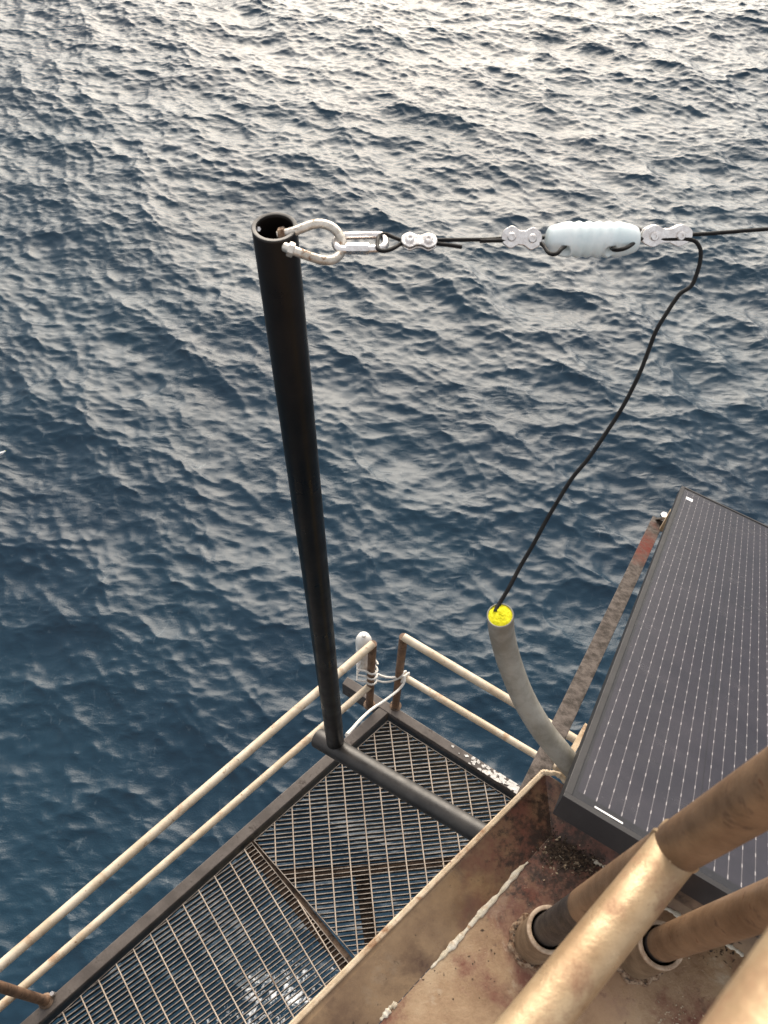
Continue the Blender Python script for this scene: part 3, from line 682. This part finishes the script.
# handrails of the walkway
def hgt(b, ypix):
    lo, hi = 0, 2
    for _ in range(40):
        m_ = (lo + hi) / 2; v = (b + UP * m_) - CAM; y = v.dot(cdn) / v.dot(cf) * F + 512
        lo, hi = (m_, hi) if y > ypix else (lo, m_)
    return lo
pb1 = onz(369.5, 705, ZW + BH); pb2 = onz(395.5, 706, ZW + BH)
h1 = hgt(pb1, 644); h2 = hgt(pb2, 637); hm1 = hgt(pb1, 685); hm2 = hgt(pb2, 674)
ra = .0212
hr = empty('handrail', pb1, 'two-rail cream pipe handrail along the long outer edge of the walkway', 'railing')
tp = pb1 + UP * h1; e2 = onz(0, 966, tp.z - CAM.z); dA = (e2 - tp).normalized()
def rail(p, d_, L_, post_r, par, name, mt_='rail_paint'):
    return MB().tube([p - d_ * .02, p, p + d_ * L_], ra, 20).build(name, mt_, par)
MB().tube(smooth([tp - UP * .0, tp + dA * .03, tp + dA * .3, tp + dA * 1.2, tp + dA * 3.2], 4), ra, 20).build('top_rail', 'rail_paint', hr)
tm = pb1 + UP * hm1; e3 = onz(13.5, 995, tm.z - CAM.z); dM = (e3 - tm).normalized()
MB().tube([tm, tm + dM * 1.2, tm + dM * 3.2], ra * .93, 20).build('mid_rail', 'rail_paint', hr)
def post(b, h, par):
    o = MB().tube([b, b + UP * h], .0225, 20).build('stanchion', 'post_paint', par)
    MB().lathe(b, UP, [(-.002, .0), (-.002, .034), (.004, .036), (.012, .027), (.012, .0)], 16).build('weld_collar', 'rust_beam', o)
    return o
post(pb1, h1, hr)
pb3 = onz(46, 1001, ZW + BH); o = post(pb3, h1, hr)
nut(pb3 + UP * .02 + Vector((.03, .03, 0)), UP, .012, .03, 'bolt', 'stainless', o)
hb = empty('handrail', pb2, 'shorter two-rail cream pipe handrail on the end of the walkway by the conduit', 'railing')
tp2 = pb2 + UP * h2; f2 = onz(515.4, 703.6, tp2.z - CAM.z); dB = (f2 - tp2).normalized()
MB().tube([tp2, tp2 + dB * .5, tp2 + dB * 1.6], ra, 20).build('top_rail', 'rail_paint', hb)
tm2 = pb2 + UP * hm2; f3 = onz(535.7, 755, tm2.z - CAM.z); dB2 = (f3 - tm2).normalized()
MB().tube([tm2, tm2 + dB2 * .5, tm2 + dB2 * 1.6], ra * .93, 20).build('mid_rail', 'rail_paint', hb)
post(pb2, h2, hb)
post(pb2 + dB * 1.5, h2, hb)

# white float tied to the corner post, and its rope
fc = pb1 + UP * (h1 * .70) + aout * .055 + Vector((-.010, .045, 0))
fl = empty('float', fc - UP * .22, 'white plastic float tied upright to the walkway corner post', 'float')
MB().lathe(fc - UP * .22, UP, [(0, 0), (0, .022), (.01, .034), (.03, .038), (.12, .038), (.135, .028), (.15, .040), (.25, .041), (.265, .030), (.28, .043), (.34, .043), (.37, .034), (.385, .015), (.385, 0)], 24).build('float_body', 'white_plastic', fl)
MB().lathe(fc + UP * .164, UP, [(0, 0), (0, .012), (.012, .012), (.016, .008), (.016, 0)], 16).build('cap', 'white_plastic', fl)
rp = []
for i in range(40):                                               # turns round the post and the float
    t = i / 39 * 2 * math.pi * 3; rp.append(pb1 + UP * (h1 * .70 - .07 * i / 13) + Vector((math.cos(t), math.sin(t), 0)) * (.034 + (.045 if math.cos(t - math.atan2(aout.y, aout.x)) > .4 else 0)))
q2 = tm2 + dB2 * .02; toc = (CAM - q2).normalized()
sag = lambda a_, b2, s_, n_=8: [a_ + (b2 - a_) * i / n_ - UP * s_ * 4 * (i / n_) * (1 - i / n_) for i in range(n_ + 1)]
rp += sag(rp[-1], q2 + toc * .034, .05)[1:]
for i in range(14):
    t = i / 13 * 2 * math.pi * 1.3 + 1.5; rp.append(q2 + dB2 * .012 * i / 6 + (UP * math.sin(t) + dB2.cross(UP) * math.cos(t)) * .032)
rp += sag(q2 + toc * .036, fc - UP * .15 + toc * .035, .10)
o = MB().tube(rp, .0058, 8).build('rope', 'rope', None, loc=rp[0]); tag(o, 'white rope wound round the corner post and tied across the gap', 'rope')
da = depth(q2) - .06; lp = [(404.5, 676), (404.5, 681), (402, 686), (396, 692), (384, 701), (372, 709), (361, 719), (353, 728), (346.5, 735)]
ln = [at(x_, y_, da + (db - .04 - da) * (max(0, y_ - 690) / 45) ** 1.3) for x_, y_ in lp]
o = MB().tube(smooth(ln, 6), .0068, 8).build('tie_line', 'rope', None, loc=ln[-1]); tag(o, 'single white cord stretched from the handrail to the foot of the mast', 'rope')

# platform leg below the deck (out of sight from above) 
lg = empty('platform_leg', (1.9, -.6, -3), 'thick painted steel platform leg rising from the sea under the deck', 'platform leg')
MB().tube([Vector((1.9, -.6, -3)), Vector((1.9, -.6, H + ZD - .27))], .45, 32).build('shaft', 'leg_paint', lg)

# gull on the water at the picture's edge
gp = onz(1.0, 453.5, -H + .10)
gl = empty('seagull', gp, 'white seagull resting on the open water', 'bird')
gd = (onz(8, 451, -H + .1) - onz(0, 455, -H + .1)).normalized(); gs = gd.cross(UP)
body = MB(); prof = [(-.24, .0), (-.20, .02), (-.12, .062), (0, .085), (.09, .075), (.15, .05), (.19, .042), (.23, .045), (.265, .032), (.28, .0)]
ax = (gd + UP * .10).normalized()
body.lathe(gp, ax, prof, 16).build('body', 'feather', gl, sharp=80)
for s_ in (-1, 1):
    MB().lathe(gp + gs * s_ * .045 + UP * .035 - gd * .17, gd, [(-.10, .0), (-.02, .018), (.10, .042), (.22, .036), (.27, .0)], 10).build('wing', 'feather_grey', gl, sharp=80)
MB().lathe(gp + ax * .275 + UP * .004, gd, [(0, .010), (.03, .007), (.05, 0)], 8).build('beak', 'foam', gl)
